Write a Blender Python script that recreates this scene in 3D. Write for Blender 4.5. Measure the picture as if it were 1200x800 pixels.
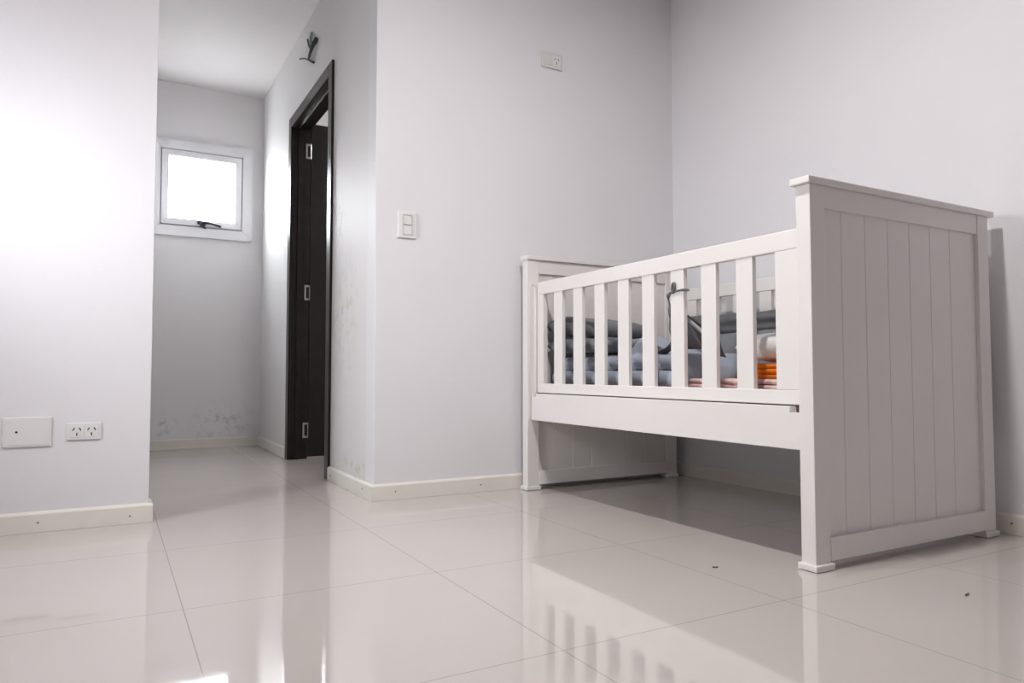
import bpy, bmesh, math, random
from mathutils import Vector, Matrix, noise
for o in list(bpy.data.objects):
    bpy.data.objects.remove(o, do_unlink=True)
SC = bpy.context.scene
COL = SC.collection
random.seed(4)

# ------------------------------------------------------------------ camera
YAW, PITCH, F_PX = 0.5111, 0.0432, 836.8
cam_data = bpy.data.cameras.new('camera')
cam_data.sensor_width = 36.0
cam_data.lens = F_PX / 1200 * 36.0
cam_data.clip_start = 0.02
cam = bpy.data.objects.new('camera', cam_data)
cam.location = (0, 0, 0.5)
cam.rotation_euler = (math.pi / 2 + PITCH, 0, -YAW)
COL.objects.link(cam)
SC.camera = cam

# ------------------------------------------------------------------ world, lights, exposure
SC.view_settings.view_transform = 'Standard'
SC.view_settings.look = 'None'
SC.view_settings.gamma = 1.0
SC.view_settings.use_curve_mapping = False
SC.view_settings.exposure = 0.84
world = bpy.data.worlds.new('overcast_sky')
SC.world = world
world.use_nodes = True
# bright overcast sky above, darker ground below the horizon
_nt = world.node_tree
_bg = _nt.nodes['Background']
_bg.inputs[1].default_value = 32.0
_tc = _nt.nodes.new('ShaderNodeTexCoord')
_sp = _nt.nodes.new('ShaderNodeSeparateXYZ')
_rp = _nt.nodes.new('ShaderNodeValToRGB')
_mr = _nt.nodes.new('ShaderNodeMapRange')
_mr.inputs['From Min'].default_value = -0.3
_mr.inputs['From Max'].default_value = 0.3
_nt.links.new(_tc.outputs['Generated'], _sp.inputs[0])
_nt.links.new(_sp.outputs['Z'], _mr.inputs['Value'])
_nt.links.new(_mr.outputs['Result'], _rp.inputs['Fac'])
_rp.color_ramp.elements[0].color = (0.08, 0.077, 0.073, 1)
_rp.color_ramp.elements[1].color = (0.95, 0.97, 1.0, 1)
_nt.links.new(_rp.outputs['Color'], _bg.inputs[0])

def lamp(name, kind, loc, energy, color=(1, 1, 1), rot=(0, 0, 0), **kw):
    d = bpy.data.lights.new(name, kind)
    d.energy = energy
    d.color = color
    for k, v in kw.items():
        setattr(d, k, v)
    o = bpy.data.objects.new(name, d)
    o.location = loc
    o.rotation_euler = rot
    COL.objects.link(o)
    return o

# the small round ceiling light in the middle of the room, above the frame
lamp('ceiling_lamp', 'AREA', (0.97, 1.24, 2.39), 17.2, (1.0, 0.968, 0.962), (0, 0, 0), shape='DISK', size=0.10)
# portals guide the sky light through the corridor window and the added side opening
for nm, loc, rot, sx, sy in (('corridor_window_portal', (0.506, 5.2, 1.716), (-math.pi / 2, 0, 0), 0.6, 0.6),
                             ('added_opening_portal', (-0.84, 2.07, 1.39), (0, -math.pi / 2, 0), 0.62, 0.34)):
    q = lamp(nm, 'AREA', loc, 1, (1, 1, 1), rot, shape='RECTANGLE', size=sx, size_y=sy)
    q.data.cycles.is_portal = True
# unseen fill light, added to brighten the bathroom behind the door
lamp('bathroom_fill', 'POINT', (2.2, 4.0, 2.25), 13, (1.0, 0.96, 0.94), shadow_soft_size=0.05)

# ------------------------------------------------------------------ materials
def mat(name, color, rough=0.5, spec=0.5, noise_amt=0.0, noise_scale=8.0, bump=0.0, bump_scale=60.0,
        metallic=0.0, sheen=0.0, coat=0.0):
    m = bpy.data.materials.new(name)
    m.use_nodes = True
    nt = m.node_tree
    b = nt.nodes['Principled BSDF']
    b.inputs['Roughness'].default_value = rough
    b.inputs['Specular IOR Level'].default_value = spec
    b.inputs['Metallic'].default_value = metallic
    b.inputs['Base Color'].default_value = (*color, 1)
    if sheen:
        b.inputs['Sheen Weight'].default_value = sheen
    if coat:
        b.inputs['Coat Weight'].default_value = coat
        b.inputs['Coat Roughness'].default_value = 0.08
    tc = nt.nodes.new('ShaderNodeTexCoord')
    n = nt.nodes.new('ShaderNodeTexNoise')
    n.inputs['Scale'].default_value = noise_scale
    n.inputs['Detail'].default_value = 4
    nt.links.new(tc.outputs['Object'], n.inputs['Vector'])
    r = nt.nodes.new('ShaderNodeMapRange')
    r.inputs['From Min'].default_value = 0.3
    r.inputs['From Max'].default_value = 0.7
    r.inputs['To Min'].default_value = 1 - noise_amt
    r.inputs['To Max'].default_value = 1 + noise_amt
    nt.links.new(n.outputs['Fac'], r.inputs['Value'])
    mx = nt.nodes.new('ShaderNodeVectorMath')
    mx.operation = 'SCALE'
    mx.inputs[0].default_value = color
    nt.links.new(r.outputs['Result'], mx.inputs['Scale'])
    nt.links.new(mx.outputs['Vector'], b.inputs['Base Color'])
    if bump:
        n2 = nt.nodes.new('ShaderNodeTexNoise')
        n2.inputs['Scale'].default_value = bump_scale
        n2.inputs['Detail'].default_value = 3
        nt.links.new(tc.outputs['Object'], n2.inputs['Vector'])
        bp = nt.nodes.new('ShaderNodeBump')
        bp.inputs['Strength'].default_value = bump
        bp.inputs['Distance'].default_value = 0.004
        nt.links.new(n2.outputs['Fac'], bp.inputs['Height'])
        nt.links.new(bp.outputs['Normal'], b.inputs['Normal'])
    return m

def stained_wall(name, color, spots, stain=(0.55, 0.5, 0.38), strength=0.5):
    """painted plaster with scuff marks of their own shape; spots = (x, y, z, rx, ry, rz)"""
    m = mat(name, color, 0.55, 0.3, 0.012, 2.5, 0.12, 35)
    nt = m.node_tree
    b = nt.nodes['Principled BSDF']
    base = b.inputs['Base Color'].links[0].from_socket
    tc = nt.nodes.new('ShaderNodeTexCoord')
    nz = nt.nodes.new('ShaderNodeTexNoise')
    nz.inputs['Scale'].default_value = 22
    nz.inputs['Detail'].default_value = 5
    nz.inputs['Roughness'].default_value = 0.65
    nt.links.new(tc.outputs['Object'], nz.inputs['Vector'])
    total = None
    for (x, y, z, rx, ry, rz) in spots:
        mp = nt.nodes.new('ShaderNodeMapping')
        mp.vector_type = 'POINT'
        mp.inputs['Location'].default_value = (-x / rx, -y / ry, -z / rz)
        mp.inputs['Scale'].default_value = (1 / rx, 1 / ry, 1 / rz)
        nt.links.new(tc.outputs['Object'], mp.inputs['Vector'])
        ln = nt.nodes.new('ShaderNodeVectorMath')
        ln.operation = 'LENGTH'
        nt.links.new(mp.outputs['Vector'], ln.inputs[0])
        mr = nt.nodes.new('ShaderNodeMapRange')
        mr.inputs['From Min'].default_value = 1.0
        mr.inputs['From Max'].default_value = 0.2
        nt.links.new(ln.outputs['Value'], mr.inputs['Value'])
        if total is None:
            total = mr.outputs['Result']
        else:
            a = nt.nodes.new('ShaderNodeMath')
            a.operation = 'MAXIMUM'
            nt.links.new(total, a.inputs[0])
            nt.links.new(mr.outputs['Result'], a.inputs[1])
            total = a.outputs[0]
    th = nt.nodes.new('ShaderNodeMapRange')
    th.inputs['From Min'].default_value = 0.5
    th.inputs['From Max'].default_value = 0.72
    nt.links.new(nz.outputs['Fac'], th.inputs['Value'])
    mu = nt.nodes.new('ShaderNodeMath')
    mu.operation = 'MULTIPLY'
    nt.links.new(total, mu.inputs[0])
    nt.links.new(th.outputs['Result'], mu.inputs[1])
    mu2 = nt.nodes.new('ShaderNodeMath')
    mu2.operation = 'MULTIPLY'
    mu2.inputs[1].default_value = strength
    nt.links.new(mu.outputs[0], mu2.inputs[0])
    mix = nt.nodes.new('ShaderNodeMix')
    mix.data_type = 'RGBA'
    nt.links.new(mu2.outputs[0], mix.inputs['Factor'])
    nt.links.new(base, mix.inputs[6])
    mix.inputs[7].default_value = (*stain, 1)
    nt.links.new(mix.outputs[2], b.inputs['Base Color'])
    return m

WALL = (0.78, 0.768, 0.79)
M_wall = mat('white_wall_paint', WALL, 0.55, 0.3, 0.012, 2.5, 0.12, 35)
M_wall_door = stained_wall('white_wall_paint_by_door', (0.75, 0.735, 0.73),
                           [(0.9, 3.22, 1.17, 0.1, 0.14, 0.2), (0.9, 3.12, 0.75, 0.1, 0.22, 0.35), (0.9, 2.95, 0.1, 0.1, 0.3, 0.08)],
                           (0.50, 0.44, 0.30), 0.8)
M_wall_end = stained_wall('white_wall_paint_scuffed', (0.81, 0.79, 0.795),
                          [(0.65, 5.16, 0.17, 0.26, 0.1, 0.19), (0.3, 5.16, 0.15, 0.12, 0.1, 0.1)],
                          (0.33, 0.3, 0.28), 0.6)
M_ceiling = mat('ceiling_paint', (0.78, 0.75, 0.75), 0.6, 0.2, 0.01, 2, 0.08, 30)
M_base = mat('cream_baseboard_paint', (0.80, 0.77, 0.705), 0.35, 0.4, 0.02, 12, 0.05, 40)
M_crib = mat('white_lacquered_wood', (0.80, 0.775, 0.75), 0.33, 0.45, 0.012, 5, 0.05, 25)
M_door = mat('dark_wenge_wood', (0.021, 0.013, 0.012), 0.33, 0.33, 0.25, 14)
M_leaf = mat('dark_wenge_leaf', (0.018, 0.012, 0.011), 0.3, 0.4, 0.2, 14, 0.03, 60)
M_steel = mat('brushed_steel', (0.55, 0.53, 0.52), 0.35, 0.5, 0.03, 40, metallic=1.0)
M_plastic = mat('white_plastic', (0.80, 0.785, 0.785), 0.3, 0.5, 0.005)
M_plastic_grey = mat('off_white_plastic', (0.70, 0.685, 0.67), 0.35, 0.5, 0.005)
M_dark = mat('dark_slot', (0.03, 0.028, 0.028), 0.6, 0.3)
M_black = mat('black_metal', (0.02, 0.02, 0.022), 0.35, 0.5)
M_alu = mat('white_aluminium', (0.82, 0.815, 0.83), 0.3, 0.5, 0.008)
M_gasket = mat('grey_gasket', (0.22, 0.21, 0.21), 0.6, 0.3)
M_screw = mat('rusty_screw', (0.16, 0.12, 0.09), 0.5, 0.4)
M_quilt = mat('blue_grey_quilt_fabric', (0.33, 0.37, 0.44), 0.85, 0.2, 0.05, 30, 0.35, 30, sheen=0.2)
M_grey = mat('dark_grey_padding_fabric', (0.135, 0.14, 0.15), 0.85, 0.2, 0.08, 26, 0.35, 40, sheen=0.15)
M_grey2 = mat('mid_grey_padding_fabric', (0.20, 0.21, 0.235), 0.85, 0.2, 0.06, 26, 0.3, 40, sheen=0.15)
M_piping = mat('pale_grey_piping', (0.38, 0.39, 0.40), 0.8, 0.2, 0.05, 40)
M_ribbon = mat('grey_ribbon', (0.16, 0.16, 0.165), 0.8, 0.2, 0.1, 60)
M_pillow = mat('white_cotton', (0.80, 0.79, 0.78), 0.9, 0.15, 0.02, 20, 0.25, 25)
M_orange = mat('orange_fabric', (0.80, 0.20, 0.018), 0.85, 0.2, 0.1, 20, 0.2, 40)
M_sheet = mat('rose_sheet', (0.55, 0.34, 0.32), 0.9, 0.15, 0.2, 18, 0.2, 40)
M_pink = mat('pale_pink_blanket', (0.72, 0.53, 0.50), 0.9, 0.15, 0.12, 35, 0.25, 40)
M_wire = mat('dark_wire_insulation', (0.05, 0.05, 0.05), 0.5, 0.4)
M_wire_g = mat('grey_green_wire_insulation', (0.35, 0.40, 0.36), 0.5, 0.4)
M_scrap = mat('dark_paper_scrap', (0.16, 0.14, 0.13), 0.8, 0.2)

# floor: large polished porcelain tiles with a hairline joint
TILE, TX, TY = 0.5778, 0.1432, 1.0959
def floor_material():
    m = mat('polished_porcelain_tile', (0.565, 0.518, 0.49), 0.035, 0.5, 0.02, 1.6)
    nt = m.node_tree
    b = nt.nodes['Principled BSDF']
    b.inputs['IOR'].default_value = 1.78
    base = b.inputs['Base Color'].links[0].from_socket
    tc = nt.nodes.new('ShaderNodeTexCoord')
    sp = nt.nodes.new('ShaderNodeSeparateXYZ')
    nt.links.new(tc.outputs['Object'], sp.inputs[0])
    fac = None
    for ax, off in (('X', TX), ('Y', TY)):
        s = nt.nodes.new('ShaderNodeMath'); s.operation = 'SUBTRACT'; s.inputs[1].default_value = off
        nt.links.new(sp.outputs[ax], s.inputs[0])
        d = nt.nodes.new('ShaderNodeMath'); d.operation = 'PINGPONG'; d.inputs[1].default_value = TILE / 2
        # pingpong gives the distance to the nearest joint
        d2 = nt.nodes.new('ShaderNodeMath'); d2.operation = 'PINGPONG'; d2.inputs[1].default_value = TILE / 2
        nt.links.new(s.outputs[0], d2.inputs[0])
        l = nt.nodes.new('ShaderNodeMath'); l.operation = 'LESS_THAN'; l.inputs[1].default_value = 0.0012
        nt.links.new(d2.outputs[0], l.inputs[0])
        if fac is None:
            fac = l.outputs[0]
        else:
            a = nt.nodes.new('ShaderNodeMath'); a.operation = 'MAXIMUM'
            nt.links.new(fac, a.inputs[0]); nt.links.new(l.outputs[0], a.inputs[1])
            fac = a.outputs[0]
    mix = nt.nodes.new('ShaderNodeMix'); mix.data_type = 'RGBA'
    nt.links.new(fac, mix.inputs['Factor'])
    nt.links.new(base, mix.inputs[6])
    mix.inputs[7].default_value = (0.385, 0.35, 0.33, 1)
    nt.links.new(mix.outputs[2], b.inputs['Base Color'])
    rr = nt.nodes.new('ShaderNodeMapRange')
    rr.inputs['To Min'].default_value = 0.035
    rr.inputs['To Max'].default_value = 0.05
    nt.links.new(fac, rr.inputs['Value'])
    nt.links.new(rr.outputs['Result'], b.inputs['Roughness'])
    n2 = nt.nodes.new('ShaderNodeTexNoise')
    n2.inputs['Scale'].default_value = 3.0
    nt.links.new(tc.outputs['Object'], n2.inputs['Vector'])
    bp = nt.nodes.new('ShaderNodeBump')
    bp.inputs['Strength'].default_value = 0.03
    bp.inputs['Distance'].default_value = 0.01
    nt.links.new(n2.outputs['Fac'], bp.inputs['Height'])
    nt.links.new(bp.outputs['Normal'], b.inputs['Normal'])
    return m
M_floor = floor_material()

def pane_material():
    m = bpy.data.materials.new('frosted_window_glass')
    m.use_nodes = True
    nt = m.node_tree
    nt.nodes.clear()
    out = nt.nodes.new('ShaderNodeOutputMaterial')
    t = nt.nodes.new('ShaderNodeBsdfTransparent')
    t.inputs[0].default_value = (0.93, 0.95, 0.95, 1)
    g = nt.nodes.new('ShaderNodeBsdfTranslucent')
    g.inputs[0].default_value = (0.9, 0.9, 0.9, 1)
    mx = nt.nodes.new('ShaderNodeMixShader')
    mx.inputs[0].default_value = 0.25
    nt.links.new(t.outputs[0], mx.inputs[1]); nt.links.new(g.outputs[0], mx.inputs[2])
    gl = nt.nodes.new('ShaderNodeBsdfGlossy')
    gl.inputs['Roughness'].default_value = 0.1
    m2 = nt.nodes.new('ShaderNodeMixShader')
    m2.inputs[0].default_value = 0.05
    nt.links.new(mx.outputs[0], m2.inputs[1]); nt.links.new(gl.outputs[0], m2.inputs[2])
    nt.links.new(m2.outputs[0], out.inputs[0])
    return m
M_pane = pane_material()

# ------------------------------------------------------------------ mesh helpers
def box(bm, x0, x1, y0, y1, z0, z1, bev=0.0, seg=2):
    vs = [bm.verts.new((x, y, z)) for x in (x0, x1) for y in (y0, y1) for z in (z0, z1)]
    q = [(0, 1, 3, 2), (4, 6, 7, 5), (0, 4, 5, 1), (2, 3, 7, 6), (0, 2, 6, 4), (1, 5, 7, 3)]
    fs = [bm.faces.new([vs[i] for i in f]) for f in q]
    if bev:
        es = list({e for f in fs for e in f.edges})
        bmesh.ops.bevel(bm, geom=es, offset=bev, segments=seg, affect='EDGES', profile=0.6)

def prism(bm, pts, axis, a, b, bev=0.0):
    """extrude a 2-D outline along an axis; pts are the two other coordinates in xyz order"""
    def P(p, t):
        c = list(p); c.insert(axis, t); return c
    A = [bm.verts.new(P(p, a)) for p in pts]
    B = [bm.verts.new(P(p, b)) for p in pts]
    n = len(pts)
    fs = [bm.faces.new(A), bm.faces.new(B[::-1])]
    for i in range(n):
        fs.append(bm.faces.new((A[i], B[i], B[(i + 1) % n], A[(i + 1) % n])))
    bmesh.ops.recalc_face_normals(bm, faces=fs)
    if bev:
        es = list({e for f in fs for e in f.edges})
        bmesh.ops.bevel(bm, geom=es, offset=bev, segments=2, affect='EDGES')

def tube(bm, path, r, n=10, flat=1.0, taper=None):
    path = [Vector(p) for p in path]
    rings = []
    up = Vector((0.13, 0.2, 1)).normalized()
    for i, p in enumerate(path):
        d = (path[min(i + 1, len(path) - 1)] - path[max(i - 1, 0)]).normalized()
        s = d.cross(up)
        if s.length < 0.05:
            s = d.cross(Vector((1, 0, 0)))
        s.normalize()
        t = s.cross(d).normalized()
        rr = r * (taper(i / (len(path) - 1)) if taper else 1)
        rings.append([bm.verts.new(p + s * math.cos(2 * math.pi * k / n) * rr + t * math.sin(2 * math.pi * k / n) * rr * flat)
                      for k in range(n)])
    for a, b in zip(rings, rings[1:]):
        for k in range(n):
            bm.faces.new((a[k], b[k], b[(k + 1) % n], a[(k + 1) % n]))
    bm.faces.new(rings[0][::-1]); bm.faces.new(rings[-1])

def spline(pts, n=8):
    pts = [Vector(p) for p in pts]
    out = []
    for i in range(len(pts) - 1):
        p0, p1, p2, p3 = pts[max(i - 1, 0)], pts[i], pts[i + 1], pts[min(i + 2, len(pts) - 1)]
        for k in range(n):
            t = k / n
            out.append(0.5 * ((2 * p1) + (p2 - p0) * t + (2 * p0 - 5 * p1 + 4 * p2 - p3) * t * t + (3 * p1 - p0 - 3 * p2 + p3) * t ** 3))
    out.append(pts[-1])
    return out

def disc(bm, c, axis, r, h, n=20):
    m = {0: Matrix.Rotation(math.pi / 2, 4, 'Y'), 1: Matrix.Rotation(math.pi / 2, 4, 'X'), 2: Matrix.Identity(4)}[axis]
    bmesh.ops.create_cone(bm, cap_ends=True, segments=n, radius1=r, radius2=r * 0.86, depth=h, matrix=Matrix.Translation(c) @ m)

def obj(name, bm, m, parent=None, smooth=False, auto=False):
    me = bpy.data.meshes.new(name)
    bmesh.ops.recalc_face_normals(bm, faces=bm.faces[:])
    bm.to_mesh(me); bm.free()
    me.materials.append(m)
    if smooth:
        me.polygons.foreach_set('use_smooth', [True] * len(me.polygons))
    o = bpy.data.objects.new(name, me)
    COL.objects.link(o)
    if parent:
        o.parent = parent
        # meshes are modelled in room coordinates; only a root empty sits elsewhere
        o.matrix_parent_inverse = Matrix.Translation(-Vector(parent.location))
    return o

def tag(o, label, cat, group=None):
    o['label'] = label; o['category'] = cat
    if group:
        o['group'] = group
    return o

def empty(name, loc):
    o = bpy.data.objects.new(name, None)
    o.location = loc
    o.empty_display_size = 0.05
    COL.objects.link(o)
    return o

def thing(name, label, cat, loc, group=None):
    return tag(empty(name, loc), label, cat, group)

def struct(name, bm, m, smooth=False):
    o = obj(name, bm, m, None, smooth)
    o['kind'] = 'structure'
    return o

def part(name, parent, m, *boxes, bev=0.002):
    bm = bmesh.new()
    for b in boxes:
        box(bm, *b, bev=bev)
    return obj(name, bm, m, parent)

# ------------------------------------------------------------------ room shell
YW, XC, XD, YE, XL, XB, ZC = 2.7073, 2.445, 0.899, 5.159, -0.8, 0.119, 2.419
YB = -2.2
bm = bmesh.new(); box(bm, XL - 0.12, 3.4, YB - 0.12, YE + 0.12, -0.1, 0.0); struct('floor', bm, M_floor)
bm = bmesh.new(); box(bm, XL - 0.12, 3.4, YB - 0.12, YE + 0.12, ZC, ZC + 0.12); struct('ceiling', bm, M_ceiling)
bm = bmesh.new(); prism(bm, [(XL, YW), (XB - 0.002, YW), (XB, YW + 0.002), (XB, YW + 0.1), (XL, YW + 0.1)], 2, 0, ZC); struct('wall_left', bm, M_wall)
bm = bmesh.new(); box(bm, 0.019, XB - 0.0005, YW + 0.1, YE, 0, ZC); struct('wall_corridor_left', bm, M_wall)
bm = bmesh.new(); prism(bm, [(XD, YW + 0.002), (XD + 0.002, YW), (XC, YW), (XC, YW + 0.1), (XD, YW + 0.1)], 2, 0, ZC); struct('wall_back', bm, M_wall)
bm = bmesh.new(); box(bm, XC, XC + 0.12, YB, YW + 0.1, 0, ZC); struct('wall_right', bm, M_wall)
bm = bmesh.new(); box(bm, XL, XC, YB - 0.12, YB, 0, ZC); struct('wall_front', bm, M_wall)
# side wall left of the camera, with an unseen opening added to brighten wall_left
bm = bmesh.new()
SY0, SY1, SZ0, SZ1 = 1.91, 2.22, 1.06, 1.63
box(bm, XL - 0.12, XL, YB, SY0, 0, ZC); box(bm, XL - 0.12, XL, SY1, YW + 0.1, 0, ZC)
box(bm, XL - 0.12, XL, SY0, SY1, 0, SZ0); box(bm, XL - 0.12, XL, SY0, SY1, SZ1, ZC)
struct('wall_side', bm, M_wall)
# corridor's right wall with the door opening
DY0, DY1, DZ = 3.345, 4.268, 1.98
bm = bmesh.new()
box(bm, XD, XD + 0.1, YW + 0.1, DY0, 0, ZC); box(bm, XD, XD + 0.1, DY1, YE, 0, ZC); box(bm, XD, XD + 0.1, DY0, DY1, DZ, ZC)
bmesh.ops.remove_doubles(bm, verts=bm.verts[:], dist=1e-5)
struct('wall_corridor_right', bm, M_wall_door)
# end wall with the window opening
WX0, WX1, WZ0, WZ1 = 0.20, 0.812, 1.41, 2.022
bm = bmesh.new()
box(bm, 0.019, WX0, YE, YE + 0.1, 0, ZC); box(bm, WX1, 3.4, YE, YE + 0.1, 0, ZC)
box(bm, WX0, WX1, YE, YE + 0.1, 0, WZ0); box(bm, WX0, WX1, YE, YE + 0.1, WZ1, ZC)
struct('wall_corridor_end', bm, M_wall_end)
bm = bmesh.new(); box(bm, 3.2, 3.3, YW + 0.1, YE, 0, ZC); box(bm, XC, 3.3, YW, YW + 0.1, 0, ZC); struct('wall_bathroom', bm, M_wall)

# baseboards: one profile run along each wall
BH, BT = 0.063, 0.014
PROF = [(0, 0), (BT, 0), (BT, BH - 0.008), (BT - 0.003, BH - 0.003), (BT - 0.007, BH), (0, BH)]
def baseboard(name, path, screws=()):
    """path: wall-line points with the outward offset direction of each (so mitres close)"""
    bm = bmesh.new()
    rings = []
    for (x, y, ox, oy) in path:
        rings.append([bm.verts.new((x + ox * d, y + oy * d, z + 0.0005)) for d, z in PROF])
    n = len(PROF)
    for a, b in zip(rings, rings[1:]):
        for k in range(n):
            bm.faces.new((a[k], b[k], b[(k + 1) % n], a[(k + 1) % n]))
    bm.faces.new(rings[0]); bm.faces.new(rings[-1][::-1])
    o = struct(name, bm, M_base)
    for c, ax in screws:
        bm = bmesh.new(); disc(bm, c, ax, 0.0032, 0.003, 12)
        obj('screw_head', bm, M_screw, o)
    return o
F1 = YW - BT
baseboard('baseboard_left', [(XL, YW, 0, -1), (XB, YW, 0.35, -1), (XB, YW, 0.9, -0.9), (XB, YW + 0.03, 1, 0), (XB, YW + 0.09, 1, 0)],
          [((0.064, F1, 0.026), 1), ((-0.19, F1, 0.03), 1)])
baseboard('baseboard_back', [(XD, YW, -1, -1), (XC, YW, 0, -1)], [((0.985, F1, 0.032), 1), ((1.36, F1, 0.03), 1)])
baseboard('baseboard_right', [(XC, YW - BT - 0.0005, -1, 0), (XC, YB, -1, 0)], [((XC - BT, 1.185, 0.035), 0)])
baseboard('baseboard_corridor_1', [(XD, YW, -1, -1), (XD, DY0 - 0.012, -1, 0)], [((XD - BT, 3.276, 0.029), 0), ((XD - BT, 2.804, 0.035), 0)])
baseboard('baseboard_corridor_2', [(XD, DY1 + 0.012, -1, 0), (XD, YE - BT - 0.0005, -1, 0)])
baseboard('baseboard_corridor_end', [(XB, YE, 0, -1), (XD, YE, 0, -1)])

# ------------------------------------------------------------------ corridor window
w = empty('window_1', (0.506, YE, WZ0)); w['kind'] = 'structure'
def ring(bm, x0, x1, z0, z1, t, y0, y1, bev=0.003):
    """mitred rectangular frame in the xz plane, t wide, from y0 (room side) to y1"""
    O = [(x0, z0), (x1, z0), (x1, z1), (x0, z1)]
    I = [(x0 + t, z0 + t), (x1 - t, z0 + t), (x1 - t, z1 - t), (x0 + t, z1 - t)]
    for k in range(4):
        j = (k + 1) % 4
        prism(bm, [O[k], O[j], I[j], I[k]], 1, y0, y1, bev)
bm = bmesh.new()
ring(bm, 0.187, 0.826, 1.396, 2.036, 0.068, YE - 0.028, YE + 0.0)
ring(bm, 0.203, 0.809, 1.413, 2.019, 0.048, YE + 0.0005, YE + 0.075)
obj('window_frame', bm, M_alu, w)
bm = bmesh.new(); ring(bm, 0.2515, 0.7605, 1.4615, 1.9705, 0.035, YE + 0.0105, YE + 0.03, 0)
obj('gasket', bm, M_gasket, w)
bm = bmesh.new(); ring(bm, 0.2595, 0.7540, 1.4695, 1.9635, 0.0425, YE - 0.034, YE + 0.01)
sash = obj('window_sash', bm, M_alu, w)
bm = bmesh.new(); box(bm, 0.297, 0.716, YE - 0.014, YE - 0.008, 1.518, 1.931)
obj('pane', bm, M_pane, sash)
bm = bmesh.new()
box(bm, 0.478, 0.532, YE - 0.046, YE - 0.034, 1.482, 1.506, 0.003)
box(bm, 0.492, 0.524, YE - 0.06, YE - 0.044, 1.466, 1.494, 0.005)
tube(bm, spline([(0.505, YE - 0.055, 1.494), (0.54, YE - 0.064, 1.492), (0.58, YE - 0.066, 1.484), (0.622, YE - 0.064, 1.474)], 6), 0.0085, 10)
tube(bm, spline([(0.508, YE - 0.05, 1.475), (0.515, YE - 0.056, 1.462), (0.53, YE - 0.056, 1.458)], 5), 0.007, 10)
obj('window_handle', bm, M_black, sash, True)

# ------------------------------------------------------------------ door
d = empty('door_1', (0.94, 3.8, 0)); d['kind'] = 'structure'
CX = XD - 0.012           # casing face
bm = bmesh.new()
OY0, OY1, OZ = 3.335, 4.279, 1.991
JY0, JY1, JZ = 3.40, 4.214, 1.928
box(bm, CX, XD, OY0, JY0, 0.0, OZ, 0.002); box(bm, CX, XD, JY1, OY1, 0.0, OZ, 0.002); box(bm, CX, XD, JY0, JY1, JZ, OZ, 0.002)
obj('door_casing', bm, M_door, d)
bm = bmesh.new()
for (y0, y1) in ((DY0 + 0.002, JY0), (JY1, DY1 - 0.002)):
    box(bm, XD + 0.0005, XD + 0.1, y0, y1, 0.0, JZ)
box(bm, XD + 0.0005, XD + 0.1, DY0 + 0.002, DY1 - 0.002, JZ, DZ - 0.002)
# stop moulding inside the lining
box(bm, XD + 0.028, XD + 0.052, JY0, JY0 + 0.012, 0.0, JZ, 0.002); box(bm, XD + 0.028, XD + 0.052, JY1 - 0.012, JY1, 0.0, JZ, 0.002)
box(bm, XD + 0.028, XD + 0.052, JY0 + 0.012, JY1 - 0.012, JZ - 0.012, JZ, 0.002)
obj('door_lining', bm, M_door, d)
bm = bmesh.new()
LX0, LX1, LY0, LY1 = XD + 0.104, XD + 0.88, JY1 - 0.002, JY1 + 0.038
box(bm, LX0, LX1, LY0, LY1, 0.012, 1.968, 0.003)
leaf = obj('door_leaf', bm, M_leaf, d)
for z in (0.165, 0.965, 1.80):
    bm = bmesh.new()
    box(bm, XD + 0.074, XD + 0.083, LY0 - 0.003, JY1 + 0.001, z - 0.044, z + 0.044, 0.001)
    box(bm, XD + 0.083, XD + 0.098, LY0 - 0.003, JY1 + 0.001, z + 0.033, z + 0.044, 0.001)
    box(bm, XD + 0.083, XD + 0.098, LY0 - 0.003, JY1 + 0.001, z - 0.044, z - 0.033, 0.001)
    tube(bm, [(XD + 0.102, LY0 - 0.004, z - 0.044 + 0.088 * k / 4) for k in range(5)], 0.0032, 8)
    obj('hinge', bm, M_steel, d)
bm = bmesh.new()
box(bm, LX1 - 0.085, LX1 - 0.05, LY0 - 0.006, LY0, 0.93, 1.09, 0.002)
tube(bm, spline([(LX1 - 0.068, LY0 - 0.005, 1.04), (LX1 - 0.068, LY0 - 0.05, 1.04), (LX1 - 0.09, LY0 - 0.055, 1.04), (LX1 - 0.18, LY0 - 0.053, 1.038)], 6), 0.008, 10)
obj('door_handle', bm, M_steel, leaf)

# ------------------------------------------------------------------ crib
X0, X1 = 1.546, 2.378      # front and back faces
HY0, HY1 = 1.203, 1.247    # near headboard
FY0, FY1 = 2.622, 2.664    # far footboard
HT = 0.984                 # underside of the cap
PW = 0.058
crib = thing('crib', 'white wooden crib with slatted sides and tall panelled ends in the room corner', 'crib', (1.96, 1.93, 0))

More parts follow.
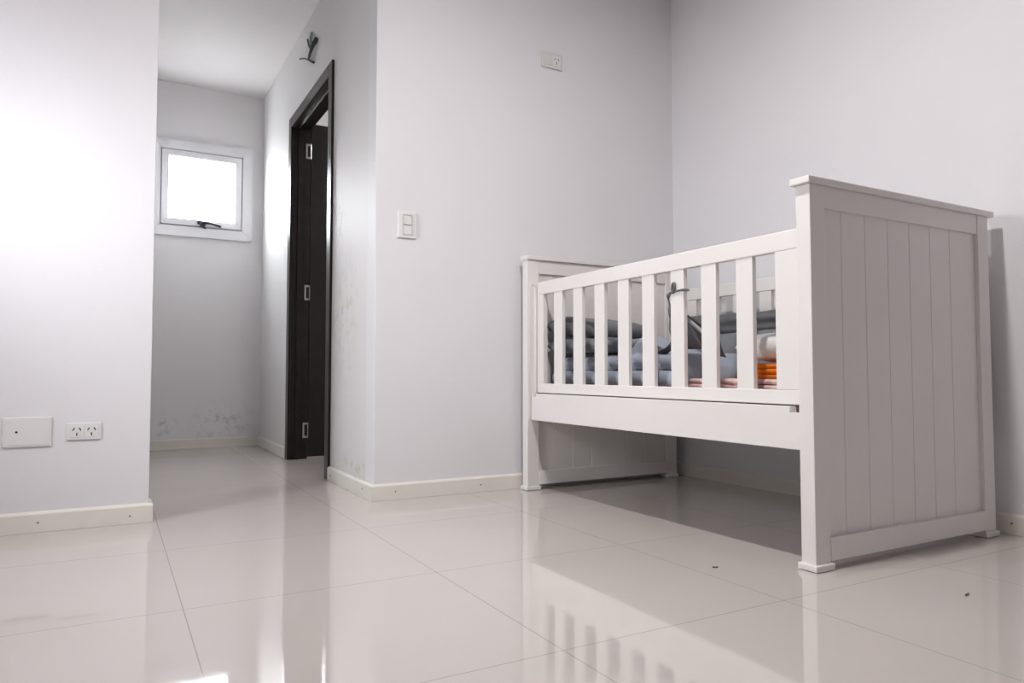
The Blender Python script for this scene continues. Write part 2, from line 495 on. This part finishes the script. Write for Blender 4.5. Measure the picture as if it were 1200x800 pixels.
def crib_end(name, y0, y1, groove_side, label=None):
    """one panelled end: grooved board panel, two posts with feet, cap, two rails"""
    yi = y0 + 0.011 if groove_side < 0 else y0 + 0.013
    ym = (y0 + y1) / 2
    px0, px1 = X0 + PW - 0.008, X1 - PW + 0.008
    # panel with vertical v-grooves on both faces
    bm = bmesh.new()
    ya, yb = y0 + 0.012, y1 - 0.012
    xs = [px0]
    g = 0.0022
    prof_a, prof_b = [], []
    step = 0.1005
    xg = 1.683
    grooves = []
    while xg < px1 - 0.06:
        grooves.append(xg); xg += step
    A = [(px0, ya)]
    B = [(px0, yb)]
    for q in grooves:
        A += [(q - g, ya), (q, ya + 0.0022), (q + g, ya)]
        B += [(q - g, yb), (q, yb - 0.0022), (q + g, yb)]
    A.append((px1, ya)); B.append((px1, yb))
    prism(bm, A + B[::-1], 2, 0.06, 0.945)
    e = obj(name, bm, M_crib, crib)
    for xa in (X0, X1 - PW):
        bm = bmesh.new(); box(bm, xa, xa + PW, y0, y1, 0.016, HT, 0.003)
        p = obj('post', bm, M_crib, e)
        bm = bmesh.new(); box(bm, xa - 0.008, xa + PW + 0.006, y0 - 0.008, y1 + 0.006, 0.001, 0.018, 0.004)
        obj('foot', bm, M_crib, e)
    part('end_rail', e, M_crib, (X0 + PW, X1 - PW, y0 + 0.0025, y1 - 0.0025, 0.926, HT))
    part('end_rail', e, M_crib, (X0 + PW - (0.0), X1 - PW, y0 - 0.002, y1 - 0.001, 0.022, 0.08))
    bm = bmesh.new(); box(bm, X0 - (0.012 if groove_side < 0 else 0.005), X1 + 0.022, y0 - 0.008, y1 + 0.009, HT, HT + 0.018, 0.003)
    obj('cap', bm, M_crib, e)
    return e
head = crib_end('headboard', HY0, HY1, -1)
foot = crib_end('footboard', FY0, FY1, 1)

# guide tracks the drop side runs in: a shallow rounded channel lip on the inner faces of the posts
def track(y, sgn, xa, parent):
    bm = bmesh.new()
    z0, z1, r = 0.30, 0.865, 0.013
    xc = xa
    path = []
    for k in range(9):
        a = math.pi * k / 8
        path.append((xc + r * math.cos(a), y + sgn * 0.001, z1 + r * math.sin(a)))
    path.append((xc - r, y + sgn * 0.001, z0)); path.append((xc + r, y + sgn * 0.001, z0)); path.append(path[0])
    tube(bm, path, 0.0022, 6)
    obj('guide_track', bm, M_crib, parent, True)
track(FY0, -1, X0 + 0.026, foot); track(HY1, 1, X0 + 0.026, head)

# slatted sides
SLAT_Y = [1.471, 1.6135, 1.753, 1.8975, 2.034, 2.177, 2.32, 2.4615]
def slatted_side(name, x0, x1, ap0, ap1, notch):
    bm = bmesh.new(); box(bm, x0, x1, HY1 + 0.002, FY0 - 0.002, 0.832, 0.886, 0.004, 3)
    s = obj(name, bm, M_crib, crib)
    part('side_rail', s, M_crib, (x0, x1, HY1 + 0.002, FY0 - 0.002, 0.413, 0.453), bev=0.003)
    part('stile', s, M_crib, (x0 + 0.0003, x1 - 0.0003, HY1 + 0.002, 1.3575, 0.453, 0.832), bev=0.0015)
    part('stile', s, M_crib, (x0 + 0.0003, x1 - 0.0003, 2.572, FY0 - 0.002, 0.453, 0.832), bev=0.0015)
    for y in SLAT_Y:
        part('slat', s, M_crib, (x0 + 0.003, x1 - 0.003, y - 0.031, y + 0.031, 0.4515, 0.8335), bev=0.002)
    bm = bmesh.new()
    pts = [(HY1, 0.298), (FY0, 0.298), (FY0, 0.41)]
    if notch:
        pts += [(FY0 - 0.014, 0.41), (FY0 - 0.014, 0.395), (FY0 - 0.04, 0.395), (FY0 - 0.04, 0.41), (1.291, 0.41), (1.291, 0.394), (1.262, 0.394), (1.262, 0.41)]
    pts += [(HY1, 0.41)]
    prism(bm, pts, 0, ap0, ap1, 0.0015)
    obj('apron', bm, M_crib, crib)
    return s
side_front = slatted_side('slatted_side', X0 + 0.048, X0 + 0.070, X0 + 0.018, X0 + 0.046, True)
side_back = slatted_side('slatted_side', X1 - 0.052, X1 - 0.030, X1 - 0.046, X1 - 0.018, False)
bm = bmesh.new()
box(bm, X0 + 0.05, X1 - 0.05, HY1 + 0.003, FY0 - 0.003, 0.345, 0.360, 0.002)
for y in (1.35, 1.93, 2.5):
    box(bm, X0 + 0.05, X1 - 0.05, y - 0.03, y + 0.03, 0.318, 0.345, 0.002)
obj('mattress_base', bm, M_crib, crib)

# ------------------------------------------------------------------ bedding
IX0, IX1 = X0 + 0.078, X1 - 0.06
def puffy(name, m, size, loc, rot=(0, 0, 0), n=(28, 20), seams=(0, 0), dep=0.35, p=4.0, wob=0.006, seed=0, deform=None, parent=None):
    """a closed padded slab: bulging top and bottom, pinched at edges and along stitched seams"""
    bm = bmesh.new()
    nx, ny = n
    sx, sy, sz = size
    R = Matrix.Translation(loc) @ (Matrix.Rotation(rot[2], 4, 'Z') @ Matrix.Rotation(rot[1], 4, 'Y') @ Matrix.Rotation(rot[0], 4, 'X'))
    def h(u, v):
        e = (max(0, 1 - abs(u) ** p) * max(0, 1 - abs(v) ** p)) ** 0.42
        s = 1.0
        for c, k in ((u, seams[0]), (v, seams[1])):
            if k:
                t = abs(math.sin(math.pi * (c + 1) / 2 * k))
                s *= (1 - dep) + dep * t ** 0.5
        return e * s
    g = {}
    for sgn in (1, -1):
        for i in range(nx + 1):
            for j in range(ny + 1):
                edge = i in (0, nx) or j in (0, ny)
                if edge and sgn < 0:
                    g[i, j, -1] = g[i, j, 1]; continue
                # denser near the rim so the roll reads round
                u = math.sin((2 * i / nx - 1) * math.pi / 2); v = math.sin((2 * j / ny - 1) * math.pi / 2)
                u = 0.6 * u + 0.4 * (2 * i / nx - 1); v = 0.6 * v + 0.4 * (2 * j / ny - 1)
                co = Vector((u * sx / 2, v * sy / 2, sgn * h(u, v) * sz / 2))
                w_ = noise.noise_vector(Vector((u * 2.3 + seed * 3.1, v * 2.3 + seed, sgn * 0.4)))
                co += w_ * wob
                if deform:
                    co = deform(co, u, v)
                g[i, j, sgn] = bm.verts.new(R @ co)
    for sgn in (1, -1):
        for i in range(nx):
            for j in range(ny):
                q = [g[i, j, sgn], g[i + 1, j, sgn], g[i + 1, j + 1, sgn], g[i, j + 1, sgn]]
                bm.faces.new(q if sgn > 0 else q[::-1])
    return obj(name, bm, m, parent, True)

# mattress under a rose sheet
bm = bmesh.new()
box(bm, IX0, IX1, HY1 + 0.012, FY0 - 0.012, 0.361, 0.447, 0.018, 4)
mt = tag(obj('mattress', bm, M_sheet, None, True), 'thin mattress in a rose sheet lying inside the white crib', 'mattress')

# blue-grey quilt folded over and over, its rolled front edge against the slats
def quilt():
    bm = bmesh.new()
    ys = [1.80 + (2.615 - 1.80) * k / 90 for k in range(91)]
    rings = []
    for y in ys:
        t = (y - 1.80) / 0.80
        end = min(1, (t * 0.80 / 0.045)) ** 0.5 if t < 0.06 else (0.7 + 0.3 * min(1, max(0.0, (1 - t) * 0.80 / 0.02)) ** 0.5 if t > 0.975 else 1)
        seam = abs(math.sin(math.pi * (y - 1.79) / 0.145))
        puff = 0.62 + 0.38 * seam ** 0.45
        hump = 0.055 * math.exp(-((y - 2.095) / 0.065) ** 2) + 0.004 * math.exp(-((y - 1.86) / 0.05) ** 2)
        sec = []
        # front edge: stacked rolls, bottom to top
        rolls = [(0.4475, 0.507, 0.034), (0.507, 0.562, 0.032)]
        xf = 1.652 + 0.012 * noise.noise(Vector((y * 4, 0, 0)))
        xb = 1.96
        zt = 0.562 + hump * 1.0
        pts = [(xb, 0.4475), (xf + 0.06, 0.4475)]
        for q, (za, zb, bul) in enumerate(rolls):
            zc, rr = (za + zb) / 2, (zb - za) / 2
            for k in range(9):
                a = -math.pi / 2 + math.pi * k / 8
                wob = 0.006 * noise.noise(Vector((y * 9, q * 5.1, k * 0.3)))
                pts.append((xf + 0.03 - (bul * puff + wob) * math.cos(a) ** 0.7 + 0.012 * q, zc + rr * math.sin(a)))
        for k in range(1, 9):
            s = k / 8
            x = xf + 0.05 + (xb - xf - 0.05) * s
            pts.append((x, zt - 0.0 + (hump * 0.6 * math.sin(math.pi * min(1, s * 1.4)) if s < 0.72 else 0) + 0.008 * noise.noise(Vector((x * 7, y * 7, 2))) - 0.022 * (1 - seam ** 0.4)))
        cz = 0.4475
        cx = (xf + xb) / 2
        rings.append([bm.verts.new((cx + (x - cx) * (0.55 + 0.45 * end), y, cz + (z - cz) * (0.35 + 0.65 * end))) for x, z in pts])
    n = len(rings[0])
    for a, b in zip(rings, rings[1:]):
        for k in range(n):
            bm.faces.new((a[k], b[k], b[(k + 1) % n], a[(k + 1) % n]))
    bm.faces.new(rings[0][::-1]); bm.faces.new(rings[-1])
    return obj('folded_quilt', bm, M_quilt, None, True)
tag(quilt(), 'pale blue-grey quilt folded into puffy rolls behind the front slats of the crib', 'quilt')

# dark grey pad folded on top of the quilt, in the corner at the footboard
def slope(co, u, v):
    return co
pad = thing('folded_grey_pad', 'dark grey padded cover folded on the quilt against the crib footboard', 'padded cover', (1.85, 2.44, 0.57))
def tilt_far(co, u, v):
    if co.z > 0:
        co.z *= 1 - 0.45 * max(0, -v)
    return co
puffy('fold', M_grey2, (0.34, 0.40, 0.075), (1.808, 2.414, 0.613), (0.0, 0.0, 0.0), seams=(2, 2), dep=0.25, p=9.0, seed=1, deform=tilt_far, parent=pad)
puffy('fold', M_grey, (0.33, 0.33, 0.085), (1.803, 2.450, 0.684), (0.10, 0.0, 0.03), seams=(2, 2), dep=0.2, p=9.0, seed=2, deform=tilt_far, parent=pad)

# grey bumper whose pointed corner is tied up to a slat
def bumper_drape():
    bm = bmesh.new()
    # profile of the top edge along y, apex under the tie
    apex = (1.818, 0.72)
    n, mz = 44, 16
    front, back = [], []
    y0, y1 = 1.70, 2.03
    for i in range(n + 1):
        y = y0 + (y1 - y0) * i / n
        if y < apex[0]:
            t = (apex[0] - y) / (apex[0] - y0); top = apex[1] - 0.105 * t ** 0.85
        else:
            t = (y - apex[0]) / (y1 - apex[0]); top = apex[1] - 0.02 - 0.155 * t ** 0.72 if t > 0.02 else apex[1]
        bot = (0.580 - 0.03 * max(0, (1.795 - y) / 0.09) ** 0.8 if y < 1.795 else 0.580) + 0.09 * math.exp(-((y - 2.095) / 0.065) ** 2)
        edge = min(1, min(i, n - i) / 4) ** 0.5
        fr, bk = [], []
        for j in range(mz + 1):
            s = j / mz
            z = bot + (top - bot) * s
            th = 0.026 * edge * (max(0.0, 1 - abs(2 * s - 1) ** 3)) ** 0.5
            fold = 0.018 * math.sin(y * 46 + s * 2.0) * (1 - s * 0.6) + 0.008 * noise.noise(Vector((y * 14, z * 14, 0)))
            # top leans to the slats where it is tied
            x = 1.755 - 0.085 * s * math.exp(-((y - apex[0]) / 0.10) ** 2) + fold
            fr.append(bm.verts.new((x - th - 0.001, y, z))); bk.append(bm.verts.new((x + th + 0.001, y, z)))
        front.append(fr); back.append(bk)
    for G, s in ((front, 1), (back, -1)):
        for i in range(n):
            for j in range(mz):
                q = [G[i][j], G[i + 1][j], G[i + 1][j + 1], G[i][j + 1]]
                bm.faces.new(q if s > 0 else q[::-1])
    for i in range(n):
        bm.faces.new((front[i][0], back[i][0], back[i + 1][0], front[i + 1][0]))
        bm.faces.new((front[i][mz], front[i + 1][mz], back[i + 1][mz], back[i][mz]))
    for j in range(mz):
        bm.faces.new((front[0][j], front[0][j + 1], back[0][j + 1], back[0][j]))
        bm.faces.new((front[n][j], back[n][j], back[n][j + 1], front[n][j + 1]))
    return bm
bump = thing('crib_bumper', 'dark grey padded bumper pulled to a point and tied to a front slat', 'crib bumper', (1.75, 1.82, 0.57))
obj('padding', bumper_drape(), M_grey, bump, True)
bm = bmesh.new()
tube(bm, spline([(1.640, 1.812, 0.722), (1.642, 1.78, 0.692), (1.655, 1.745, 0.660), (1.668, 1.71, 0.628)], 6), 0.0065, 10)
obj('piping', bm, M_piping, bump, True)
# ribbon round the slat: a band, a small knot and two tails
sx0, sx1, sy0, sy1 = X0 + 0.0495, X0 + 0.0685, 1.722, 1.784
bm = bmesh.new()
loop = [(sx0 - 0.001, sy0 - 0.002, 0.765), (sx0 - 0.0015, 1.75, 0.764), (sx0 - 0.001, sy1 + 0.002, 0.760), (sx1 + 0.001, sy1 + 0.002, 0.760),
        (sx1 + 0.0015, 1.75, 0.763), (sx1 + 0.001, sy0 - 0.002, 0.765), (sx0 - 0.001, sy0 - 0.002, 0.765)]
tube(bm, loop, 0.0034, 8)
tube(bm, spline([(sx0 - 0.002, 1.768, 0.757), (sx0 - 0.004, 1.770, 0.772), (sx0 - 0.005, 1.766, 0.786), (sx0 - 0.004, 1.760, 0.790), (sx0 - 0.005, 1.757, 0.776), (sx0 - 0.003, 1.764, 0.762)], 6), 0.0042, 8)
tube(bm, spline([(sx0 - 0.003, 1.73, 0.765), (sx0 - 0.006, 1.705, 0.764), (sx0 - 0.004, 1.690, 0.760)], 6), 0.003, 8)
tube(bm, spline([(sx0 - 0.003, 1.786, 0.757), (sx0 + 0.004, 1.797, 0.745), (sx0 + 0.012, 1.798, 0.715), (sx0 + 0.016, 1.804, 0.685), (sx0 + 0.03, 1.815, 0.64), (sx0 + 0.05, 1.822, 0.61)], 6), 0.0062, 8,
     taper=lambda t: 0.75 + 0.35 * math.sin(t * 17))
obj('ribbon_tie', bm, M_ribbon, bump, True)

# padded bumper standing along the back slats
bb = thing('crib_bumper', 'grey quilted bumper standing upright along the back slats of the crib', 'crib bumper', (2.24, 1.75, 0.448))
def lean(co, u, v):
    co.z += 0.03 * math.sin(u * 5 + 1)
    return co
def stand(name, m, ya, yb, za, zb, th, x, seed, seams):
    # built flat then stood up: local x -> world y, local y -> world z
    bm_loc = (x, (ya + yb) / 2, (za + zb) / 2)
    def de(co, u, v):
        top = 0.018 * noise.noise(Vector((u * 3 + seed, 0, 0))) * max(0, v)
        return Vector((co.z - 0.0 + 0.012 * noise.noise(Vector((u * 2, v * 2, seed))), co.x, co.y + top))
    return puffy(name, m, (yb - ya, zb - za, th), bm_loc, seams=seams, dep=0.2, seed=seed, deform=de, parent=bb, n=(60, 16))
stand('pad', M_grey2, 1.30, 2.42, 0.452, 0.665, 0.075, 2.225, 5, (6, 1))
stand('pad', M_grey, 1.32, 2.42, 0.655, 0.745, 0.065, 2.245, 6, (6, 1))
bm = bmesh.new()
tube(bm, spline([(2.187, 1.955, 0.70), (2.184, 1.958, 0.62), (2.186, 1.95, 0.55), (2.19, 1.955, 0.50)], 6), 0.003, 8)
obj('piping', bm, M_piping, bb, True)

# right end of the bed: pink blanket, orange cloth, white pillow
def fold_stack(name, m, layers, x0, x1, y0, y1, z0, t, seed):
    bm = bmesh.new()
    n = 30
    for L in range(layers):
        za = z0 + L * t
        dx = 0.010 * noise.noise(Vector((L * 3.3 + seed, 1, 0)))
        rings = []
        for i in range(n + 1):
            y = y0 + (y1 - y0) * i / n
            end = min(1, min(i, n - i) / 1.5) ** 0.5
            w = 0.006 * noise.noise(Vector((y * 8, L * 2.0 + seed, 0)))
            zo = 0.0025 * noise.noise(Vector((y * 10, L + seed, 4)))
            r = []
            hh = t * 0.5 * (0.25 + 0.75 * end)
            zc = za + t / 2
            for k in range(9):
                a = math.pi / 2 + math.pi * k / 8
                r.append((x0 + dx + w + hh + hh * math.cos(a), zc + zo + hh * math.sin(a)))
            r.append((x1 + dx, zc + zo - hh)); r.append((x1 + dx, zc + zo + hh))
            rings.append([bm.verts.new((x, y, z)) for x, z in r])
        m_ = len(rings[0])
        for a, b in zip(rings, rings[1:]):
            for k in range(m_):
                bm.faces.new((a[k], b[k], b[(k + 1) % m_], a[(k + 1) % m_]))
        bm.faces.new(rings[0][::-1]); bm.faces.new(rings[-1])
    return obj(name, bm, m, None, True)
tag(fold_stack('folded_blanket', M_pink, 2, 1.655, 2.10, 1.285, 1.79, 0.4485, 0.0155, 3),
    'pale pink blanket folded flat on the mattress under the orange cloth', 'blanket')
tag(fold_stack('folded_cloth', M_orange, 3, 1.67, 2.0, 1.285, 1.555, 0.481, 0.0150, 7),
    'bright orange cloth folded between the white pillow and the pink blanket', 'cloth')
tag(puffy('pillow', M_pillow, (0.44, 0.33, 0.095), (1.895, 1.425, 0.5765), (0.0, 0.0, 0.06), p=5, wob=0.003, seed=9),
    'white pillow lying on the folded orange cloth at the headboard end', 'pillow')

# ------------------------------------------------------------------ wall plates
def plate(bm, axis_y, x0, x1, z0, z1, t, bev):
    box(bm, x0, x1, axis_y - t, axis_y - 0.0003, z0, z1, bev, 3)

def slot(bm, x, y, z, w, h, rot):
    c, s = math.cos(rot), math.sin(rot)
    pts = [(x + a * c - b * s, z + a * s + b * c) for a, b in ((-w, -h), (w, -h), (w, h), (-w, h))]
    prism(bm, pts, 1, y - 0.0006, y + 0.001)

def socket_slots(parent, x, y, z, s=1.0):
    for dx, dz, r in ((-0.0075, 0.005, -0.5), (0.0075, 0.005, 0.5), (0, -0.0085, 0)):
        bm = bmesh.new(); slot(bm, x + dx * s, y, z + dz * s, 0.0013 * s, 0.0042 * s, r)
        obj('socket_slot', bm, M_dark, parent)

# light switch on the back wall beside the corridor corner
t = thing('light_switch', 'white rocker switch plate on the wall right of the corridor corner', 'light switch', (1.03, YW, 1.045))
bm = bmesh.new(); plate(bm, YW, 0.990, 1.069, 1.041, 1.149, 0.008, 0.003); obj('cover_plate', bm, M_plastic, t)
bm = bmesh.new(); ring(bm, 1.0085, 1.0515, 1.051, 1.137, 0.0035, YW - 0.0105, YW - 0.0078, 0.001); obj('module_frame', bm, M_plastic_grey, t)
bm = bmesh.new()
prism(bm, [(YW - 0.0078, 1.094), (YW - 0.0155, 1.0945), (YW - 0.0100, 1.132), (YW - 0.0078, 1.132)], 0, 1.013, 1.0455, 0.0006)
obj('rocker', bm, M_plastic_grey, t)
bm = bmesh.new(); box(bm, 1.013, 1.0465, YW - 0.0105, YW - 0.0079, 1.056, 1.0915, 0.001); obj('blank_module', bm, M_plastic, t)

# socket high on the back wall
t = thing('wall_socket', 'white socket plate high on the back wall above the crib', 'socket', (1.725, YW, 1.885))
bm = bmesh.new(); plate(bm, YW, 1.668, 1.780, 1.884, 1.955, 0.009, 0.003); obj('cover_plate', bm, M_plastic_grey, t)
bm = bmesh.new(); box(bm, 1.682, 1.7235, YW - 0.011, YW - 0.0088, 1.896, 1.943, 0.001); obj('blank_module', bm, M_plastic_grey, t)
bm = bmesh.new(); box(bm, 1.7255, 1.767, YW - 0.011, YW - 0.0088, 1.896, 1.943, 0.001); m_ = obj('socket_module', bm, M_plastic, t)
socket_slots(m_, 1.7462, YW - 0.0112, 1.921, 1.25)

# double socket low on the left wall
t = thing('wall_socket', 'small white double socket low on the left wall above the baseboard', 'socket', (-0.072, YW, 0.284))
bm = bmesh.new(); plate(bm, YW, -0.121, -0.024, 0.283, 0.337, 0.0055, 0.0025); obj('cover_plate', bm, M_plastic, t)
for xa in (-0.112, -0.071):
    bm = bmesh.new(); box(bm, xa, xa + 0.039, YW - 0.0068, YW - 0.0053, 0.291, 0.329, 0.001); m_ = obj('socket_module', bm, M_plastic, t)
    socket_slots(m_, xa + 0.0195, YW - 0.0070, 0.311, 1.2)

# blank plate with a cable hole, left of the double socket
t = thing('blank_wall_plate', 'large white blank plate with a dark cable hole, left of the double socket', 'wall plate', (-0.225, YW, 0.268))
bm = bmesh.new(); plate(bm, YW, -0.290, -0.161, 0.267, 0.360, 0.006, 0.003); obj('cover_plate', bm, M_plastic, t)
bm = bmesh.new(); box(bm, -0.283, -0.168, YW - 0.0072, YW - 0.0057, 0.274, 0.353, 0.001); obj('blank_module', bm, M_plastic, t)
bm = bmesh.new(); disc(bm, (-0.2535, YW - 0.0073, 0.314), 1, 0.0036, 0.003, 14); obj('cable_hole', bm, M_dark, t)

# ------------------------------------------------------------------ bare wires left for a lamp above the door
t = thing('exposed_wires', 'dark bare wires sticking out of the corridor wall above the door', 'wires', (XD, 3.80, 2.25))
bm = bmesh.new(); disc(bm, (XD - 0.002, 3.76, 2.278), 0, 0.026, 0.005, 22); obj('junction_box_rim', bm, M_plastic, t)
xw = XD - 0.006
bm = bmesh.new()
tube(bm, spline([(xw + 0.004, 3.664, 2.232), (xw - 0.012, 3.68, 2.203), (xw - 0.014, 3.716, 2.190), (xw - 0.012, 3.77, 2.175), (xw - 0.010, 3.79, 2.168)], 6), 0.0115, 8,
     taper=lambda t: 1.15 - 0.8 * t)
tube(bm, spline([(xw, 3.80, 2.169), (xw - 0.006, 3.808, 2.171), (xw - 0.008, 3.907, 2.217), (xw - 0.008, 4.011, 2.255)], 6), 0.0042, 8)
tube(bm, spline([(xw, 3.81, 2.171), (xw - 0.006, 3.76, 2.146), (xw - 0.006, 3.694, 2.113)], 6), 0.006, 8)
obj('dark_wire', bm, M_wire, t, True)
bm = bmesh.new()
tube(bm, spline([(xw + 0.003, 3.873, 2.310), (xw - 0.006, 3.812, 2.257), (xw - 0.010, 3.754, 2.210), (xw - 0.012, 3.72, 2.188)], 6), 0.0052, 8)
obj('dark_wire', bm, M_wire, t, True)
bm = bmesh.new()
tube(bm, spline([(xw, 3.76, 2.30), (xw - 0.010, 3.745, 2.262), (xw - 0.010, 3.735, 2.225)], 6), 0.008, 8)
obj('green_grey_wire', bm, M_wire_g, t, True)

# ------------------------------------------------------------------ specks on the floor
def scrap(x, y, l, w_, a, label):
    bm = bmesh.new()
    n = 5
    rows = []
    for i in range(n + 1):
        s = i / n - 0.5
        wz = w_ * (1 - (2 * s) ** 2 * 0.7)
        c, sn = math.cos(a), math.sin(a)
        row = []
        for q in (-1, 1):
            for zz in (0.0006, 0.0026 + 0.002 * abs(s)):
                px, py = s * l, q * wz / 2
                row.append(bm.verts.new((x + px * c - py * sn, y + px * sn + py * c, zz)))
        rows.append(row)
    for a_, b_ in zip(rows, rows[1:]):
        for i, j in ((0, 1), (1, 3), (3, 2), (2, 0)):
            bm.faces.new((a_[i], b_[i], b_[j], a_[j]))
    bm.faces.new(rows[0]); bm.faces.new(rows[-1][::-1])
    tag(obj('floor_scrap', bm, M_scrap), label, 'scrap')
scrap(1.689, 0.92, 0.024, 0.004, 0.2, 'tiny dark scrap on the floor tile in front of the tall headboard')
scrap(1.361, 1.362, 0.014, 0.006, -0.5, 'tiny dark speck on the floor tile left of the crib leg')
